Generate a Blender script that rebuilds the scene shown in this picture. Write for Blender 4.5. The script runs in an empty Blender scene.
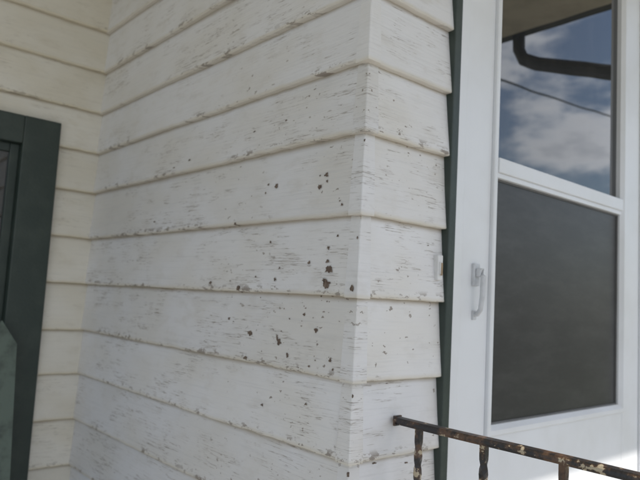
import bpy, bmesh, math, random
from mathutils import Vector, Matrix, noise as mnoise
random.seed(7)
S=bpy.context.scene
D=1.15; EYE=1.05
# ------------------------------------------------------------------ helpers
def newmat(name):
    m=bpy.data.materials.new(name); m.use_nodes=True
    nt=m.node_tree; b=nt.nodes['Principled BSDF']
    return m,nt,b
def N(nt,t,**k):
    n=nt.nodes.new(t)
    for a,v in k.items(): setattr(n,a,v)
    return n
def L(nt,a,b): nt.links.new(a,b)
def math_(nt,op,a,b=None,clamp=False,c=None):
    n=N(nt,'ShaderNodeMath',operation=op); n.use_clamp=clamp
    for i,v in enumerate((a,b,c)):
        if v is None: continue
        if isinstance(v,(int,float)): n.inputs[i].default_value=v
        else: L(nt,v,n.inputs[i])
    return n.outputs[0]
def mix(nt,f,a,b,blend='MIX'):
    n=N(nt,'ShaderNodeMix',data_type='RGBA',blend_type=blend)
    if isinstance(f,(int,float)): n.inputs[0].default_value=f
    else: L(nt,f,n.inputs[0])
    for i,v in ((6,a),(7,b)):
        if isinstance(v,tuple): n.inputs[i].default_value=(*v,1)
        else: L(nt,v,n.inputs[i])
    return n.outputs[2]
def ramp(nt,v,lo,hi,a=0.0,b=1.0):
    n=N(nt,'ShaderNodeMapRange'); n.interpolation_type='SMOOTHSTEP'
    L(nt,v,n.inputs[0]); n.inputs[1].default_value=lo; n.inputs[2].default_value=hi
    n.inputs[3].default_value=a; n.inputs[4].default_value=b
    return n.outputs[0]
def noise_(nt,vec,scale,detail=3,rough=.5):
    n=N(nt,'ShaderNodeTexNoise'); L(nt,vec,n.inputs['Vector'])
    n.inputs['Scale'].default_value=scale; n.inputs['Detail'].default_value=detail
    n.inputs['Roughness'].default_value=rough
    return n.outputs[0]
def objvec(nt,sc=(1,1,1)):
    t=N(nt,'ShaderNodeTexCoord'); m=N(nt,'ShaderNodeMapping'); L(nt,t.outputs['Object'],m.inputs[0])
    m.inputs['Scale'].default_value=sc; return m.outputs[0]
def bump(nt,h,b,dist=.001,st=1.0):
    n=N(nt,'ShaderNodeBump'); n.inputs['Distance'].default_value=dist; n.inputs['Strength'].default_value=st
    L(nt,h,n.inputs['Height']); L(nt,n.outputs[0],b.inputs['Normal'])
def simple(name,col,rough=.6,var=.12,scale=8,bd=0,bs=60,dirt=None,met=0):
    m,nt,b=newmat(name); v=objvec(nt)
    n1=noise_(nt,v,scale,3,.6)
    c2=tuple(max(0,c*(1-var*2)) for c in col) if dirt is None else dirt
    L(nt,mix(nt,ramp(nt,n1,.4,.75),col,c2),b.inputs['Base Color'])
    b.inputs['Roughness'].default_value=rough; b.inputs['Metallic'].default_value=met
    if bd: bump(nt,noise_(nt,v,bs,2,.6),b,bd)
    return m
def empty(name):
    e=bpy.data.objects.new(name,None); S.collection.objects.link(e); return e
def obj(name,bm,mat,parent=None,smooth=False):
    me=bpy.data.meshes.new(name); bm.to_mesh(me); bm.free()
    o=bpy.data.objects.new(name,me); S.collection.objects.link(o)
    for m in (mat if isinstance(mat,list) else [mat]): me.materials.append(m)
    if smooth:
        for p in me.polygons: p.use_smooth=True
    if parent: o.parent=parent
    return o
def addbox(bm,x0,x1,y0,y1,z0,z1,bev=0):
    g=bmesh.ops.create_cube(bm,size=1)['verts']
    for v in g:
        v.co=Vector(((x0+x1)/2+v.co.x*(x1-x0),(y0+y1)/2+v.co.y*(y1-y0),(z0+z1)/2+v.co.z*(z1-z0)))
    if bev:
        es={e for v in g for e in v.link_edges}
        bmesh.ops.bevel(bm,geom=list(es),offset=bev,segments=2,profile=.6,affect='EDGES')
def box(name,x0,x1,y0,y1,z0,z1,mat,bev=0,parent=None):
    bm=bmesh.new(); addbox(bm,x0,x1,y0,y1,z0,z1,bev); return obj(name,bm,mat,parent)
def tube(bm,pts,r,seg=8):
    rings=[]
    for i,p in enumerate(pts):
        p=Vector(p); a=Vector(pts[max(i-1,0)]); c=Vector(pts[min(i+1,len(pts)-1)])
        t=(c-a).normalized(); u=t.cross(Vector((0,0,1)))
        if u.length<.1: u=t.cross(Vector((0,1,0)))
        u.normalize(); w=t.cross(u)
        rr=r[i] if isinstance(r,list) else r
        rings.append([bm.verts.new(p+(u*math.cos(k*2*math.pi/seg)+w*math.sin(k*2*math.pi/seg))*rr) for k in range(seg)])
    for a,b in zip(rings,rings[1:]):
        for k in range(seg): bm.faces.new((a[k],a[(k+1)%seg],b[(k+1)%seg],b[k]))
    bm.faces.new(rings[0][::-1]); bm.faces.new(rings[-1])

# ------------------------------------------------------------------ materials
def siding_mat(name,base,wear=1.0):
    m,nt,b=newmat(name)
    tc=N(nt,'ShaderNodeTexCoord'); sp=N(nt,'ShaderNodeSeparateXYZ'); L(nt,tc.outputs['Object'],sp.inputs[0])
    al=math_(nt,'ADD',sp.outputs[0],sp.outputs[1]); z=sp.outputs[2]
    at=N(nt,'ShaderNodeAttribute',attribute_name='bd'); sa=N(nt,'ShaderNodeSeparateXYZ'); L(nt,at.outputs['Vector'],sa.inputs[0])
    vv=sa.outputs[0]; rnd=sa.outputs[1]
    def vec(sx,sz,off=0):
        c=N(nt,'ShaderNodeCombineXYZ')
        L(nt,math_(nt,'MULTIPLY',al,sx),c.inputs[0]); L(nt,math_(nt,'MULTIPLY',z,sz),c.inputs[1])
        L(nt,math_(nt,'MULTIPLY_ADD',rnd,37.0,c=off),c.inputs[2]) 
        return c.outputs[0]
    big=noise_(nt,vec(3.5,5,1),1,2,.6)
    med=noise_(nt,vec(14,30,2),1,3,.6)
    grain=noise_(nt,vec(5,240,3),1,3,.65)
    fine=noise_(nt,vec(150,260,4),1,2,.6)
    region=noise_(nt,vec(4.5,8,5),1,2,.5)
    # hairline checks along the grain
    ck=noise_(nt,vec(5.5,135,6),1,3,.6)
    line=math_(nt,'SUBTRACT',1.0,ramp(nt,math_(nt,'ABSOLUTE',math_(nt,'SUBTRACT',ck,.5)),.003,.015))
    line=math_(nt,'MULTIPLY',line,ramp(nt,region,.43,.58))
    line=math_(nt,'MULTIPLY',line,ramp(nt,med,.43,.54))
    # small chips, thickest near the weathered corner
    cn=noise_(nt,vec(62,95,8),1,2,.55)
    chip=math_(nt,'MULTIPLY',ramp(nt,cn,.685,.70),ramp(nt,big,.49,.57))
    chip=math_(nt,'MULTIPLY',chip,ramp(nt,al,.62,.30))
    # worn lower edge
    en=noise_(nt,vec(30,60,10),1,4,.7)
    edge=math_(nt,'MULTIPLY',math_(nt,'SUBTRACT',1.0,ramp(nt,vv,.04,.16)),ramp(nt,en,.55,.59))
    edge=math_(nt,'MULTIPLY',edge,ramp(nt,region,.45,.55))
    col=mix(nt,ramp(nt,big,.35,.7),base,tuple(c*k for c,k in zip(base,(.94,.92,.87))))
    col=mix(nt,math_(nt,'MULTIPLY',ramp(nt,med,.5,.75),.42),col,tuple(c*k for c,k in zip(base,(.82,.79,.73))))
    col=mix(nt,math_(nt,'MULTIPLY',ramp(nt,grain,.52,.72),.28),col,tuple(c*.74 for c in base))
    col=mix(nt,math_(nt,'MULTIPLY',ramp(nt,vv,.91,1.0),.7),col,tuple(c*k for c,k in zip(base,(.52,.44,.33))))  # yellow-brown dust plus lap shadow put into the colour under each lap
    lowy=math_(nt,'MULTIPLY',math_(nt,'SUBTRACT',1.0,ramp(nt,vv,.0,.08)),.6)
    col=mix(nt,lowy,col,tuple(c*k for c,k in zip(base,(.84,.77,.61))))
    tone=math_(nt,'MULTIPLY_ADD',rnd,.07,c=.95)
    hs=N(nt,'ShaderNodeHueSaturation'); L(nt,tone,hs.inputs['Value']); L(nt,col,hs.inputs['Color']); col=hs.outputs[0]
    dm=math_(nt,'MAXIMUM',math_(nt,'MULTIPLY',line,.8*wear),math_(nt,'MAXIMUM',math_(nt,'MULTIPLY',chip,.85*wear),math_(nt,'MULTIPLY',edge,.8*wear)))
    wood=mix(nt,fine,(.13,.10,.08),(.33,.28,.235))
    col=mix(nt,dm,col,wood)
    L(nt,col,b.inputs['Base Color']); b.inputs['Roughness'].default_value=.55
    b.inputs['Specular IOR Level'].default_value=.35
    h=math_(nt,'ADD',math_(nt,'MULTIPLY',grain,.5),math_(nt,'MULTIPLY',med,.8))
    bump(nt,h,b,.0018,.9)
    return m
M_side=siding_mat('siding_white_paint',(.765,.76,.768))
M_back=siding_mat('siding_white_warm_bounce',(.745,.72,.655),.6)  # window wall: warm bounce light put into the siding colour
M_cap=simple('painted_metal',(.73,.725,.72),.45,.06,30,.0008,90)
M_chip=simple('bare_wood',(.12,.085,.065),.9,.3,120,.0005,300,dirt=(.23,.18,.14))
M_green=simple('dark_green_paint',(.026,.040,.034),.45,.2,12,.0006,120,dirt=(.04,.055,.046))
M_door=simple('door_white_enamel',(.77,.785,.81),.35,.04,5,dirt=(.72,.73,.74))
M_plastic=simple('handle_white',(.62,.63,.65),.35,.08,40)
M_gask=simple('gasket_grey',(.16,.16,.16),.7)
M_wall=simple('wall_sheathing',(.3,.28,.25),.8)
M_ceil=simple('porch_ceiling_paint',(.74,.66,.50),.6,.08)
M_roof=simple('asphalt_shingles',(.07,.065,.06),.9,.3,40)
M_conc=simple('concrete',(.43,.415,.39),.85,.1,6,.002,80)
M_gut=simple('gutter_metal',(.10,.10,.10),.5,.1)
M_pole=simple('utility_pole_wood',(.12,.09,.065),.9,.2)
M_bark=simple('bark',(.09,.07,.055),.9)
M_board=simple('faded_green_paint',(.12,.155,.13),.7,.25,20,.0008,60)
M_grass,nt,b=newmat('grass'); v=objvec(nt)
L(nt,mix(nt,ramp(nt,noise_(nt,v,.8,5,.7),.35,.65),(.07,.095,.035),(.17,.155,.08)),b.inputs['Base Color']); b.inputs['Roughness'].default_value=.95
M_leaf,nt,b=newmat('foliage'); v=objvec(nt)
L(nt,mix(nt,noise_(nt,v,.9,2),(.03,.055,.02),(.10,.13,.05)),b.inputs['Base Color']); b.inputs['Roughness'].default_value=.8
M_glass,nt,b=newmat('storm_glass'); v=objvec(nt)
b.inputs['Roughness'].default_value=.012; b.inputs['IOR'].default_value=1.95
L(nt,mix(nt,ramp(nt,noise_(nt,objvec(nt,(3,3,1)),6,4,.7),.45,.8),(.016,.018,.020),(.036,.036,.035)),b.inputs['Base Color'])
bump(nt,noise_(nt,v,2.5,1),b,.0012)
M_screen,nt,b=newmat('insect_screen')
s1=noise_(nt,objvec(nt,(2.2,4,7)),2.5,5,.7)
L(nt,mix(nt,ramp(nt,s1,.38,.72),(.048,.048,.048),(.066,.066,.065)),b.inputs['Base Color'])
b.inputs['Roughness'].default_value=.3; b.inputs['IOR'].default_value=1.3
M_rail,nt,b=newmat('rusty_iron_paint'); v=objvec(nt)
c=mix(nt,ramp(nt,noise_(nt,v,24,4,.7),.45,.60),(.020,.018,.018),(.11,.062,.036))
c=mix(nt,ramp(nt,noise_(nt,v,48,4,.65),.60,.64),c,(.44,.37,.26))
L(nt,c,b.inputs['Base Color']); b.inputs['Roughness'].default_value=.38
bump(nt,noise_(nt,v,140,3,.7),b,.0012)

# ------------------------------------------------------------------ clapboards
u=[.394,.2746,.138,.0049,-.1282,-.2518]
lv=[EYE+k*D for k in u][::-1]
h=.1285*D
while lv[0]>.2: lv.insert(0,lv[0]-h)
lv.append(lv[-1]+.122*D)
while lv[-1]<2.5: lv.append(lv[-1]+h+random.uniform(-.002,.002))
P0,P1=.0185,.0035
def off_at(z):
    for i in range(len(lv)-1):
        if lv[i]<=z<lv[i+1]:
            t=(z-lv[i])/(lv[i+1]-lv[i]); return P0+(P1-P0)*t
    return P0
def siding(name,axis,fixed,a0,a1,mat,parent,m0=0,m1=0,seed=0,skip=None):
    rr=random.Random(seed)
    bm=bmesh.new(); lay=bm.verts.layers.float_vector.new('bd')
    for i in range(len(lv)-1):
        z0,z1=lv[i],lv[i+1]; H=z1-z0
        spans=[(a0,a1)]
        if skip:
            for (s0,s1,zz0,zz1) in skip:
                if z0>=zz0 and z1<=zz1:
                    ns=[]
                    for (p,q) in spans:
                        if s0>p: ns.append((p,min(q,s0)))
                        if s1<q: ns.append((max(p,s1),q))
                    spans=[s for s in ns if s[1]-s[0]>.004]
        rnd=rr.random(); ph=rr.uniform(0,100); dz=rr.uniform(-.0008,.0008)
        for (p,q) in spans:
            n=max(2,int((q-p)/.012))
            rows=[]
            prof=[(.000,-.0005,0),(P0-.0018,-.0002,0),(P0,.0016,.01),(P0-.002,.02,.15),((P0+P1)/2,H*.5,.5),(P1,H+.012,1.08)]
            for k in range(n+1):
                a=p+(q-p)*k/n
                wz=.0030*mnoise.noise(Vector((a*3,ph,0)))+.0018*mnoise.noise(Vector((a*30,ph,3)))
                wo=.0024*mnoise.noise(Vector((a*2.3,ph,9)))
                row=[]
                for (o,zz,vv) in prof:
                    o2=o+(wo if o>P1+.0001 else 0); aa=a
                    if k==0 and m0 and p==a0: aa=a-o2
                    if k==n and m1 and q==a1: aa=a+o2
                    co=(aa,fixed-o2,z0+zz+wz+dz) if axis=='x' else (fixed-o2,aa,z0+zz+wz+dz)
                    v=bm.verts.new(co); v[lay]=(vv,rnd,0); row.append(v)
                rows.append(row)
            for r0,r1 in zip(rows,rows[1:]):
                for j in range(len(prof)-1):
                    f=(r0[j],r1[j],r1[j+1],r0[j+1]); f=f if axis=='x' else f[::-1]
                    bm.faces.new(f)
            for r in (rows[0],rows[-1]):
                bm.faces.new(r)
    return obj(name,bm,mat,parent)
house=empty('clapboard_house')
Lw=1.123*D
gx0=.206*D
DR=1.30*D
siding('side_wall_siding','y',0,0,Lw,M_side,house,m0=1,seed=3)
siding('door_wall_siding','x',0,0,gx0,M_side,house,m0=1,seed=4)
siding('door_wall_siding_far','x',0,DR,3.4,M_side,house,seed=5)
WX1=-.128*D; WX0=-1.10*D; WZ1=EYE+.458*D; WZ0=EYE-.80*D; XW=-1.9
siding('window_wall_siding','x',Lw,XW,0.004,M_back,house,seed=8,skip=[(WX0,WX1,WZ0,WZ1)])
box('wall_core_side',.0,.12,.12,Lw+.1,0,2.6,M_wall,parent=house)
box('wall_core_door_left',.002,gx0+.03,.001,.12,0,2.6,M_wall,parent=house)
box('wall_core_door_right',DR-.03,3.4,.001,.12,0,2.6,M_wall,parent=house)
box('wall_core_window_right',WX1-.02,0,Lw+.001,Lw+.12,0,2.6,M_wall,parent=house)
box('wall_core_window_left',XW,WX0+.02,Lw+.001,Lw+.12,0,2.6,M_wall,parent=house)
box('wall_core_window_below',WX0+.02,WX1-.02,Lw+.001,Lw+.12,0,WZ0+.02,M_wall,parent=house)
box('wall_core_window_above',WX0+.02,WX1-.02,Lw+.001,Lw+.12,WZ1-.02,2.6,M_wall,parent=house)
box('house_end_wall',3.4,3.5,0,5,0,2.6,M_wall,parent=house)
box('house_rear_wall',XW,3.4,5,5.1,0,2.6,M_wall,parent=house)
box('house_west_wall',XW-.1,XW,Lw,5,0,2.6,M_wall,parent=house)
# metal corner caps, one per course
bm=bmesh.new(); lay=bm.verts.layers.float_vector.new('bd'); rr=random.Random(11)
for i in range(len(lv)-1):
    z0,z1=lv[i],lv[i+1]
    t=.0012; leg=.015+rr.uniform(-.001,.002); jx=rr.uniform(-.0005,.0005); sk=rr.uniform(-.0015,.0015); rnd=rr.random()
    ring=[]
    for (z,o,vv) in ((z0-.0022,P0+t,.0),(z0+.004,P0+t+.0004,.05),(z0+.02,P0-.002+t+.0006,.15),(z0+(z1-z0)*.5,(P0+P1)/2+t+.0006,.5),(z1-.0005,P1+t,.95)):
        lg=leg-(o-P0)*.5; w=o+jx; r=.0022
        pts=[(-w+t*1.2,lg),(-w,lg),(-w,-w+r+.0),(-w+r*.3,-w+r*.3),(-w+r,-w),(lg,-w),(lg,-w+t*1.2)]
        row=[]
        for x,y in pts:
            v=bm.verts.new((x+(sk if x>0 else 0),y,z+rr.uniform(-.0006,.0006))); v[lay]=(vv,rnd,0); row.append(v)
        ring.append(row)
    for a,b_ in zip(ring,ring[1:]):
        for k in range(len(a)-1): bm.faces.new((a[k],a[k+1],b_[k+1],b_[k]))
    bm.faces.new(ring[0])
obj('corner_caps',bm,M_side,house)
# paint chips (flakes gone to bare wood)
chips=[(.0565,.0486,7.5,1),(.058,.0247,9.5,.8),(.066,.030,4,1),(.062,.062,4,1),(.0917,.1917,4.5,1),(.0789,.2117,4,1),(.075,.20,2.4,1),(.218,.206,5,.8),(.245,.212,2.6,1),
(.272,-.0733,7,.7),(.179,-.0824,5,1),(.186,-.076,3.4,1),(.3156,.0101,6,1.2),(.084,-.054,4,1),(.275,-.121,6,.7),(.1506,-.103,4,.9),
(.11,.06,3,1),(.065,.085,3.8,.8),(.12,-.03,3,1),(.20,.03,2.8,1),(.045,.105,2.6,1),(.35,-.05,3.6,1),(.04,-.10,3.5,.7),(.23,.10,3,1),(.03,.155,2.6,1),(.34,.14,3.4,1),(.42,.02,4.4,.8),
(.20,.330,3.5,.5),(.30,.325,4,.4),(.55,.30,5,.4),(.62,.29,4,.4),(.70,.165,4,.5),(.09,-.115,3,.6),(.22,-.20,3,.8),(.10,-.18,3,.8)]
bm=bmesh.new(); rr=random.Random(5)
for k in range(28):
    chips.append((abs(rr.gauss(.14,.12))+.03,rr.gauss(-.01,.09),rr.uniform(.8,2.3),rr.uniform(.5,1.1)))
for (Y,U,r,asp) in chips:
    cy,cz=Y*D,EYE+U*D; r*=.001; n=22; ph=rr.random()*50
    vs=[]
    for k in range(n):
        a=-2*math.pi*k/n; q=r*(1+.8*mnoise.noise(Vector((math.cos(a)*1.6,math.sin(a)*1.6,ph)))+.5*mnoise.noise(Vector((math.cos(a)*5,math.sin(a)*5,ph))))
        y=cy+math.cos(a)*q*1.15; z=cz+math.sin(a)*q*asp
        vs.append(bm.verts.new((-off_at(z)-.0019,y,z)))
    bm.faces.new(vs)
for (x,z,r) in ((.150,-.31,2.5),(.06,-.30,3.0),(.085,-.155,1.6),(.12,.30,1.5),(.19,.12,1.5)):
    r*=.001; ph=rr.random()*50; vs=[]; zc=EYE+z
    for k in range(12):
        a=2*math.pi*k/12; q=r*(1+.7*mnoise.noise(Vector((math.cos(a)*1.6,math.sin(a)*1.6,ph))))
        zz=zc+math.sin(a)*q*.6; vs.append(bm.verts.new((x+math.cos(a)*q*2,-off_at(zz)-.0015,zz)))
    bm.faces.new(vs)
for (uu,yy,rad) in ((.018,-.006,.0065),(-.15,-.010,.0035),(.10,-.004,.0025),(-.27,-.008,.005),(.26,-.008,.003)):
    vs=[]
    for k in range(14):
        a=-2*math.pi*k/14; q=rad*(1+.6*mnoise.noise(Vector((math.cos(a)*1.5,math.sin(a)*1.5,uu*30+3.3))))
        zz=EYE+uu*D+math.sin(a)*q; vs.append(bm.verts.new((-off_at(zz)-.0034,yy+math.cos(a)*q*.7,zz)))
    bm.faces.new(vs)
obj('paint_chips',bm,M_chip,house)
bx=.188*D; bz=EYE+.066*D
bm=bmesh.new(); addbox(bm,bx-.008,bx+.008,-.022,-.006,bz-.026,bz+.026,.002)
addbox(bm,bx-.004,bx+.004,-.025,-.02,bz-.014,bz+.012,.0015)
obj('bell_plate',bm,M_cap,house)
box('bell_plate_rust',bx-.002,bx+.003,-.0262,-.024,bz-.016,bz+.010,simple('rust_stain',(.35,.26,.17),.8),.0005,house)

# ------------------------------------------------------------------ door
DT=EYE+.97*D
def X(k): return k*D
bm=bmesh.new()
addbox(bm,gx0,X(.227),-.024,.05,0,DT+.09,.003)
addbox(bm,X(1.13)+.02,X(1.13)+.02+.042,-.024,.05,0,DT+.09,.003)
addbox(bm,X(.227),X(1.13)+.02,-.023,.05,DT+.05,DT+.088,.003)
obj('door_casing',bm,M_green,house)
box('door_casing_infill',X(1.13)+.064,DR,-.012,.05,0,DT+.09,M_door,.002,house)
bm=bmesh.new()
addbox(bm,X(.227)+.001,X(.254),-.021,.05,.03,DT+.05,.003)
addbox(bm,X(1.075),X(1.13)+.019,-.021,.05,.03,DT+.05,.003)
addbox(bm,X(.254),X(1.075),-.019,.05,DT+.008,DT+.049,.002)
obj('storm_door_frame',bm,M_door,house)
g0,g1=X(.370),X(.953); zb=EYE-.229*D; zr0=EYE+.262*D; zr1=EYE+.303*D; zt=EYE+.92*D
bm=bmesh.new()
yF,yB=-.014,.022
s0,s1=X(.2572),X(1.073)
m=.022
addbox(bm,s0,g0-m,yF,yB,.04,DT+.004,.003)
addbox(bm,g1+m,s1,yF,yB,.04,DT+.004,.003)
addbox(bm,g0-m,g1+m,yF+.0005,yB,zt+m,DT+.004,.0015)
addbox(bm,g0-m,g1+m,yF+.0005,yB,.04,zb-m,.0015)
obj('storm_door',bm,M_door,house)
def frame(name,x0,x1,z0,z1,w,y0,y1,yin,mat):
    bm=bmesh.new()
    outer=[(x0-w,z0-w),(x1+w,z0-w),(x1+w,z1+w),(x0-w,z1+w)]
    mid=[(x0-w*.45,z0-w*.45),(x1+w*.45,z0-w*.45),(x1+w*.45,z1+w*.45),(x0-w*.45,z1+w*.45)]
    inn=[(x0,z0),(x1,z0),(x1,z1),(x0,z1)]
    R=[]
    for pts,y in ((outer,y1),(outer,y0+.002),([(a+(.002 if a<(x0+x1)/2 else -.002),b_+(.002 if b_<(z0+z1)/2 else -.002)) for a,b_ in outer],y0),(mid,y0),(inn,yin),(inn,y1)):
        R.append([bm.verts.new((a,y,c)) for a,c in pts])
    for a,b_ in zip(R,R[1:]):
        for k in range(4): bm.faces.new((a[k],a[(k+1)%4],b_[(k+1)%4],b_[k]))
    bmesh.ops.recalc_face_normals(bm,faces=bm.faces)
    return obj(name,bm,mat,house)
frame('glazing_frame',g0,g1,zb,zt,m,-.023,.02,-.012,M_door)
bm=bmesh.new(); addbox(bm,g0-.002,g1+.002,-.022,.015,zr0+.012,zr1,.0025); addbox(bm,g0-.001,g1+.001,-.0165,.015,zr0,zr0+.013,.002)
obj('meeting_rail',bm,M_door,house)
box('glass_upper',g0-.004,g1+.004,.0,.004,zr1-.01,zt+.004,M_glass,parent=house)
box('glass_lower',g0-.004,g1+.004,-.004,.0,zb-.004,zr0+.005,M_screen,parent=house)
bm=bmesh.new(); gw=.004
addbox(bm,g0+.0002,g0+gw,-.007,.001,zb,zr0,0); addbox(bm,g1-gw,g1-.0002,-.007,.001,zb,zr0,0)
addbox(bm,g0+gw,g1-gw,-.0068,.001,zb+.0002,zb+gw,0); addbox(bm,g0+gw,g1-gw,-.0068,.001,zr0-gw,zr0-.0002,0)
obj('screen_spline',bm,M_gask,house)
# handle
hx=X(.303); hz=EYE+.034*D
bm=bmesh.new()
addbox(bm,hx-.012,hx+.012,-.021,-.013,hz+.006,hz+.056,.003)
addbox(bm,hx-.007,hx+.008,-.033,-.021,hz+.026,hz+.046,.004)
tube(bm,[(hx,-.023,hz+.040),(hx,-.033,hz+.040),(hx,-.037,hz+.028),(hx,-.036,hz-.015),(hx,-.032,hz-.045),(hx,-.024,hz-.056),(hx,-.013,hz-.058)],[.006,.0065,.0065,.006,.0055,.005,.004],10)
addbox(bm,hx-.007,hx+.007,-.018,-.013,hz-.068,hz-.048,.0015)
obj('storm_door_handle',bm,M_plastic,house)
box('door_threshold',X(.227),X(1.13)+.02,-.06,.06,.0,.038,M_gut,.003,house)
# ------------------------------------------------------------------ window
cw=.098*D
bm=bmesh.new(); yo=Lw-.032
addbox(bm,WX1-cw,WX1,yo,Lw+.02,WZ0,WZ1,.004)
addbox(bm,WX0,WX0+cw,yo,Lw+.02,WZ0,WZ1,.004)
addbox(bm,WX0+cw,WX1-cw,yo+.001,Lw+.02,WZ1-cw*.8,WZ1-.0005,.003)
addbox(bm,WX0-.02,WX1+.012,yo-.035,Lw+.02,WZ0-.045,WZ0-.001,.004)
obj('window_casing',bm,M_green,house)
bm=bmesh.new(); sw=.028; xa,xb=WX0+cw,WX1-cw; za,zc=WZ0,WZ1-cw*.8; zm=(za+zc)/2
for (p,q,y) in ((zm-.02,zc,Lw-.004),(za,zm+.02,Lw+.018)):
    addbox(bm,xa,xa+sw,y,y+.03,p,q,.003); addbox(bm,xb-sw,xb,y,y+.03,p,q,.003)
    addbox(bm,xa+sw,xb-sw,y+.001,y+.03,q-sw,q,.003); addbox(bm,xa+sw,xb-sw,y+.001,y+.03,p,p+sw,.003)
obj('window_sashes',bm,M_green,house)
bm=bmesh.new(); addbox(bm,xa+sw-.002,xb-sw+.002,Lw+.008,Lw+.012,zm,zc-sw+.002); addbox(bm,xa+sw-.002,xb-sw+.002,Lw+.03,Lw+.034,za+.02,zm)
obj('window_glass',bm,M_glass,house)
# ------------------------------------------------------------------ roof / ceiling / gutter
RX=2.1; EV=-1.84; CZ=EYE+1.5
box('porch_ceiling',XW-.1,RX,EV,1.2,CZ,CZ+.03,M_ceil,parent=house)
RR=3.6
bm=bmesh.new()
vs=[bm.verts.new(p) for p in [(XW-.2,EV-.02,CZ+.032),(RX+.03,EV-.02,CZ+.032),(RX+.03,5.4,CZ+.032),(XW-.2,5.4,CZ+.032),(XW-.2,EV-.02,CZ+.14),(RX+.03,EV-.02,CZ+.14),(RX+.03,5.4,CZ+.14),(XW-.2,5.4,CZ+.14),(XW-.2,1.7,CZ+1.3),(RX+.03,1.7,CZ+1.3)]]
for f in [(0,3,2,1),(0,1,5,4),(2,3,7,6),(4,5,9,8),(6,7,8,9),(1,2,6,9,5),(0,4,8,7,3)]: bm.faces.new([vs[i] for i in f])
obj('roof',bm,M_roof,house)
box('roof_east',RX+.20,RR,.05,5.4,2.61,2.72,M_roof,parent=house)
bm=bmesh.new()
addbox(bm,RX+.035,RX+.13,EV-.02,-.02,CZ+.03,CZ+.13,.01)
gx=RX+.08
tube(bm,[(gx,-1.0,CZ+.05),(gx,-1.0,CZ-.06),(gx,-.97,CZ-.12),(gx,-.88,CZ-.17),(gx,-.20,CZ-.42),(gx,-.10,CZ-.48),(gx,-.075,CZ-.56),(gx,-.07,CZ-.8),(gx,-.07,.1)],.038,12)
obj('gutter_and_downspout',bm,M_gut,house)
bm=bmesh.new()
for px_ in (XW,RX-.1): addbox(bm,px_-.05,px_+.05,EV+.05,EV+.15,0,CZ,.006)
obj('porch_posts',bm,M_door,house)
# ------------------------------------------------------------------ railing
rail=empty('iron_railing')
rx=.0894*D; rz=EYE-.1865*D; ye=-1.60
bm=bmesh.new()
n=90
w=.0125
prof=[(-w,-.0035),(-w+.001,.001),(-w+.004,.0045),(0,.0058),(w-.004,.0045),(w-.001,.001),(w,-.0035),(w-.005,-.0042),(w-.006,-.0085),(-w+.006,-.0085),(-w+.005,-.0042)]
rows=[]
for k in range(n+1):
    y=-.020+(ye+.02)*k/n; wob=.0012*mnoise.noise(Vector((y*4,0,0)))
    rows.append([bm.verts.new((rx+a,y,rz+c+wob-.006)) for a,c in prof])
for a,b_ in zip(rows,rows[1:]):
    for k in range(len(a)): bm.faces.new((a[k],b_[k],b_[(k+1)%len(a)],a[(k+1)%len(a)]))
bm.faces.new(rows[0]); bm.faces.new(rows[-1][::-1])
bmesh.ops.recalc_face_normals(bm,faces=bm.faces)
obj('top_rail',bm,M_rail,rail)
bm=bmesh.new()
addbox(bm,rx-.012,rx+.012,ye,-.03,.095,.105,.001)
obj('bottom_rail',bm,M_rail,rail)
bm=bmesh.new()
s=.0645*D; i=0
while s<1.55:
    w=.0055; nn=90; rows=[]
    ztop,zbot=rz-.0145,.105
    for k in range(nn+1):
        z=zbot+(ztop-zbot)*k/nn
        t=(ztop-z)/(ztop-zbot)
        tw=max(0,min(1,(t-.03)/.5))*math.pi*6
        rows.append([bm.verts.new((rx+w*1.414*math.cos(tw+math.pi/4+q*math.pi/2),-s+w*1.414*math.sin(tw+math.pi/4+q*math.pi/2),z)) for q in range(4)])
    for a,b_ in zip(rows,rows[1:]):
        for q in range(4): bm.faces.new((a[q],a[(q+1)%4],b_[(q+1)%4],b_[q]))
    s+=.1205*D; i+=1
obj('balusters',bm,M_rail,rail)
bm=bmesh.new()
addbox(bm,rx-.010,rx+.010,-.0235,-.0185,rz-.018,rz+.001,.001)
addbox(bm,rx-.012,rx+.012,-.0220,-.0175,.085,.115,.001)
obj('wall_flange',bm,M_rail,rail)
bm=bmesh.new(); addbox(bm,rx-.0125,rx+.0125,ye-.025,ye,0,rz+.03,.002)
bmesh.ops.create_uvsphere(bm,u_segments=16,v_segments=10,radius=.02,matrix=Matrix.Translation((rx,ye-.0125,rz+.045)))
obj('newel_post',bm,M_rail,rail)
bm=bmesh.new()
pts=[(-.045,0),(.045,0),(.045,.86),(.0,.93),(-.045,.86)]
a=[bm.verts.new((x,-.011,z)) for x,z in pts]; b_=[bm.verts.new((x,.011,z)) for x,z in pts]
bm.faces.new(a); bm.faces.new(b_[::-1])
for k in range(5): bm.faces.new((a[(k+1)%5],a[k],b_[k],b_[(k+1)%5]))
bmesh.ops.recalc_face_normals(bm,faces=bm.faces)
o=obj('leaning_picket',bm,M_board); o.location=(-.240*D,Lw-.20,.012); o.rotation_euler=(math.radians(-9),0,0)
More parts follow.
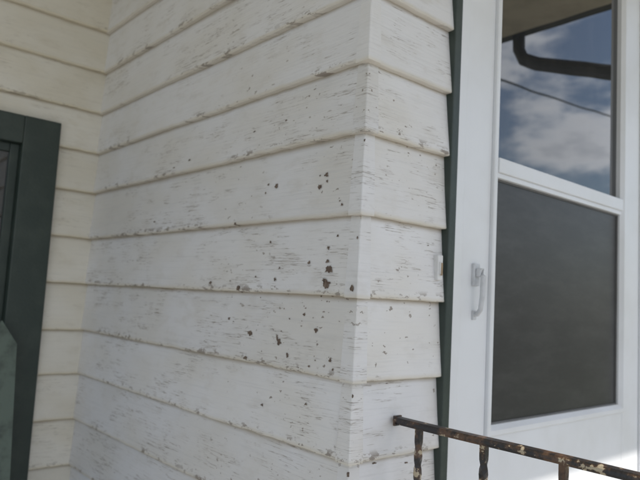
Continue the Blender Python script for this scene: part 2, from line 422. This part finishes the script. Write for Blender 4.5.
# ------------------------------------------------------------------ ground
box('porch_floor',XW-.1,RX,EV,Lw+.1,-.18,-.001,M_conc,.008)
bm=bmesh.new(); r=[bm.verts.new(p) for p in [(-600,-600,-.55),(600,-600,-.55),(600,600,-.55),(-600,600,-.55)]]; bm.faces.new(r); obj('ground',bm,M_grass)
box('house_foundation',XW-.05,3.45,EV+.05,5.05,-.56,-.182,M_conc,parent=house)
bm=bmesh.new()
for p in [(-30,-14.0,-.546),(40,-14.0,-.546),(40,-8.0,-.546),(-30,-8.0,-.546)]: bm.verts.new(p)
bm.verts.ensure_lookup_table(); bm.faces.new([bm.verts[i] for i in range(4)]); obj('road',bm,simple('asphalt',(.055,.055,.055),.9,.2,3))
bm=bmesh.new(); bm.faces.new([bm.verts.new(p) for p in [(-7,-8.0,-.542),(3.2,-8.0,-.542),(3.2,-1.74,-.542),(-7,-1.74,-.542)]])
bm.faces.new([bm.verts.new(p) for p in [(-7,-1.74,-.542),(XW-.1,-1.74,-.542),(XW-.1,6,-.542),(-7,6,-.542)]]); obj('bounce_slab',bm,M_conc)  # unseen pale concrete, added to bounce light onto the shaded walls
bm=bmesh.new(); rr=random.Random(21)
def leafclump(c,R,n):
    for _ in range(n):
        d=Vector((rr.gauss(0,1),rr.gauss(0,1),rr.gauss(0,1))).normalized()*R*(rr.random()**.4)
        d.z*=.8; p=c+d; s=rr.uniform(.16,.34)
        q=Matrix.Rotation(rr.uniform(0,6.3),3,'Z')@Matrix.Rotation(rr.uniform(0,3.1),3,'X')
        bm.faces.new([bm.verts.new(p+q@Vector(v)*s) for v in ((-1,0,0),(0,-.5,0),(1,0,.1),(0,.5,0))])
tb=bmesh.new()
for k in range(15):
    x=-16+k*4.6+rr.uniform(-1,1); y=-26+rr.uniform(-4,4); Ht=rr.uniform(3.0,5.6)
    tube(tb,[(x,y,-.6),(x+.1,y,Ht*.3),(x+.2,y,Ht*.7)],[.25,.18,.06],8)
    for j in range(7):
        c=Vector((x+rr.uniform(-1.5,1.5),y+rr.uniform(-1.2,1.2),Ht*rr.uniform(.3,.85)))
        tube(tb,[(x+.1,y,Ht*.35),((x+c.x)/2,(y+c.y)/2,(Ht*.35+c.z)/2+.1),tuple(c)],[.08,.05,.02],5)
        leafclump(c,rr.uniform(.7,1.3),110)
dt=empty('distant_trees'); obj('foliage',bm,M_leaf,dt); obj('trunks',tb,M_bark,dt)
up=empty('utility_pole')
bm=bmesh.new(); tube(bm,[(24,-5.4,-.6),(24,-5.4,4),(24,-5.4,8.4)],[.16,.14,.11],12); addbox(bm,23.95,24.05,-6.5,-4.3,7.7,7.8,.01); obj('pole',bm,M_pole,up)
bm=bmesh.new()
q0=Vector((2.25,-1.78,2.72)); q1=Vector((4.3,-2.45,3.25)); q2=Vector((8.1,-3.0,3.89)); q3=Vector((24,-5.4,7.4))
tube(bm,[tuple(q) for q in (q0,q1,q1.lerp(q2,.33)-Vector((0,0,.02)),q1.lerp(q2,.66)-Vector((0,0,.02)),q2,q2.lerp(q3,.3)-Vector((0,0,.15)),q2.lerp(q3,.65)-Vector((0,0,.15)),q3)],.010,6)
obj('service_cable',bm,M_gut,up)

# ------------------------------------------------------------------ light
el=45.4; az=15
w=bpy.data.worlds.new("World"); S.world=w; w.use_nodes=True; nt=w.node_tree
bg=nt.nodes['Background']
sky=N(nt,'ShaderNodeTexSky',sky_type='NISHITA'); sky.sun_disc=False
sky.sun_elevation=math.radians(el); sky.sun_rotation=math.radians(180-az)
tc=N(nt,'ShaderNodeTexCoord'); mp=N(nt,'ShaderNodeMapping'); L(nt,tc.outputs['Generated'],mp.inputs[0]); mp.inputs['Scale'].default_value=(1,1,2.4); mp.inputs['Location'].default_value=(.3,.1,.2)
cn=noise_(nt,mp.outputs[0],4.2,5,.58)
cl=ramp(nt,cn,.46,.64)
cc=mix(nt,ramp(nt,cn,.55,.75),(14,14.3,14.9),(8.3,8.7,9.5))
L(nt,mix(nt,math_(nt,'MULTIPLY',cl,.88),sky.outputs[0],cc),bg.inputs['Color'])
bg.inputs['Strength'].default_value=.15
sd=bpy.data.lights.new('sun','SUN'); sd.energy=4.5; sd.angle=math.radians(.5); sd.color=(1,.955,.885)
so=bpy.data.objects.new('sun',sd); S.collection.objects.link(so)
e,a_=math.radians(el),math.radians(az)
tos=Vector((math.sin(a_)*math.cos(e),-math.cos(a_)*math.cos(e),math.sin(e)))
so.rotation_euler=tos.to_track_quat('Z','Y').to_euler()
# ------------------------------------------------------------------ camera
f=622.
dL=Vector((-552,29,f)).normalized(); dR=Vector((707,98,f)); dR=(dR-dL*dR.dot(dL)).normalized(); dU=dR.cross(dL)
right=Vector((dR.x,dL.x,dU.x)); down=Vector((dR.y,dL.y,dU.y)); fwd=Vector((dR.z,dL.z,dU.z))
Pc=Vector((37,60,f))/f*D
C=-(right*Pc.x+down*Pc.y+fwd*Pc.z)+Vector((0,0,EYE))
cd=bpy.data.cameras.new('camera'); co=bpy.data.objects.new('camera',cd); S.collection.objects.link(co)
M=Matrix((right,-down,-fwd)).transposed().to_4x4(); M.translation=C; co.matrix_world=M
cd.lens=f/640*36; cd.sensor_width=36; cd.clip_start=.02; cd.clip_end=2000
cd.dof.use_dof=True; cd.dof.focus_distance=.98; cd.dof.aperture_fstop=6.3
S.camera=co
S.view_settings.view_transform='Standard'; S.view_settings.look='None'; S.view_settings.exposure=0
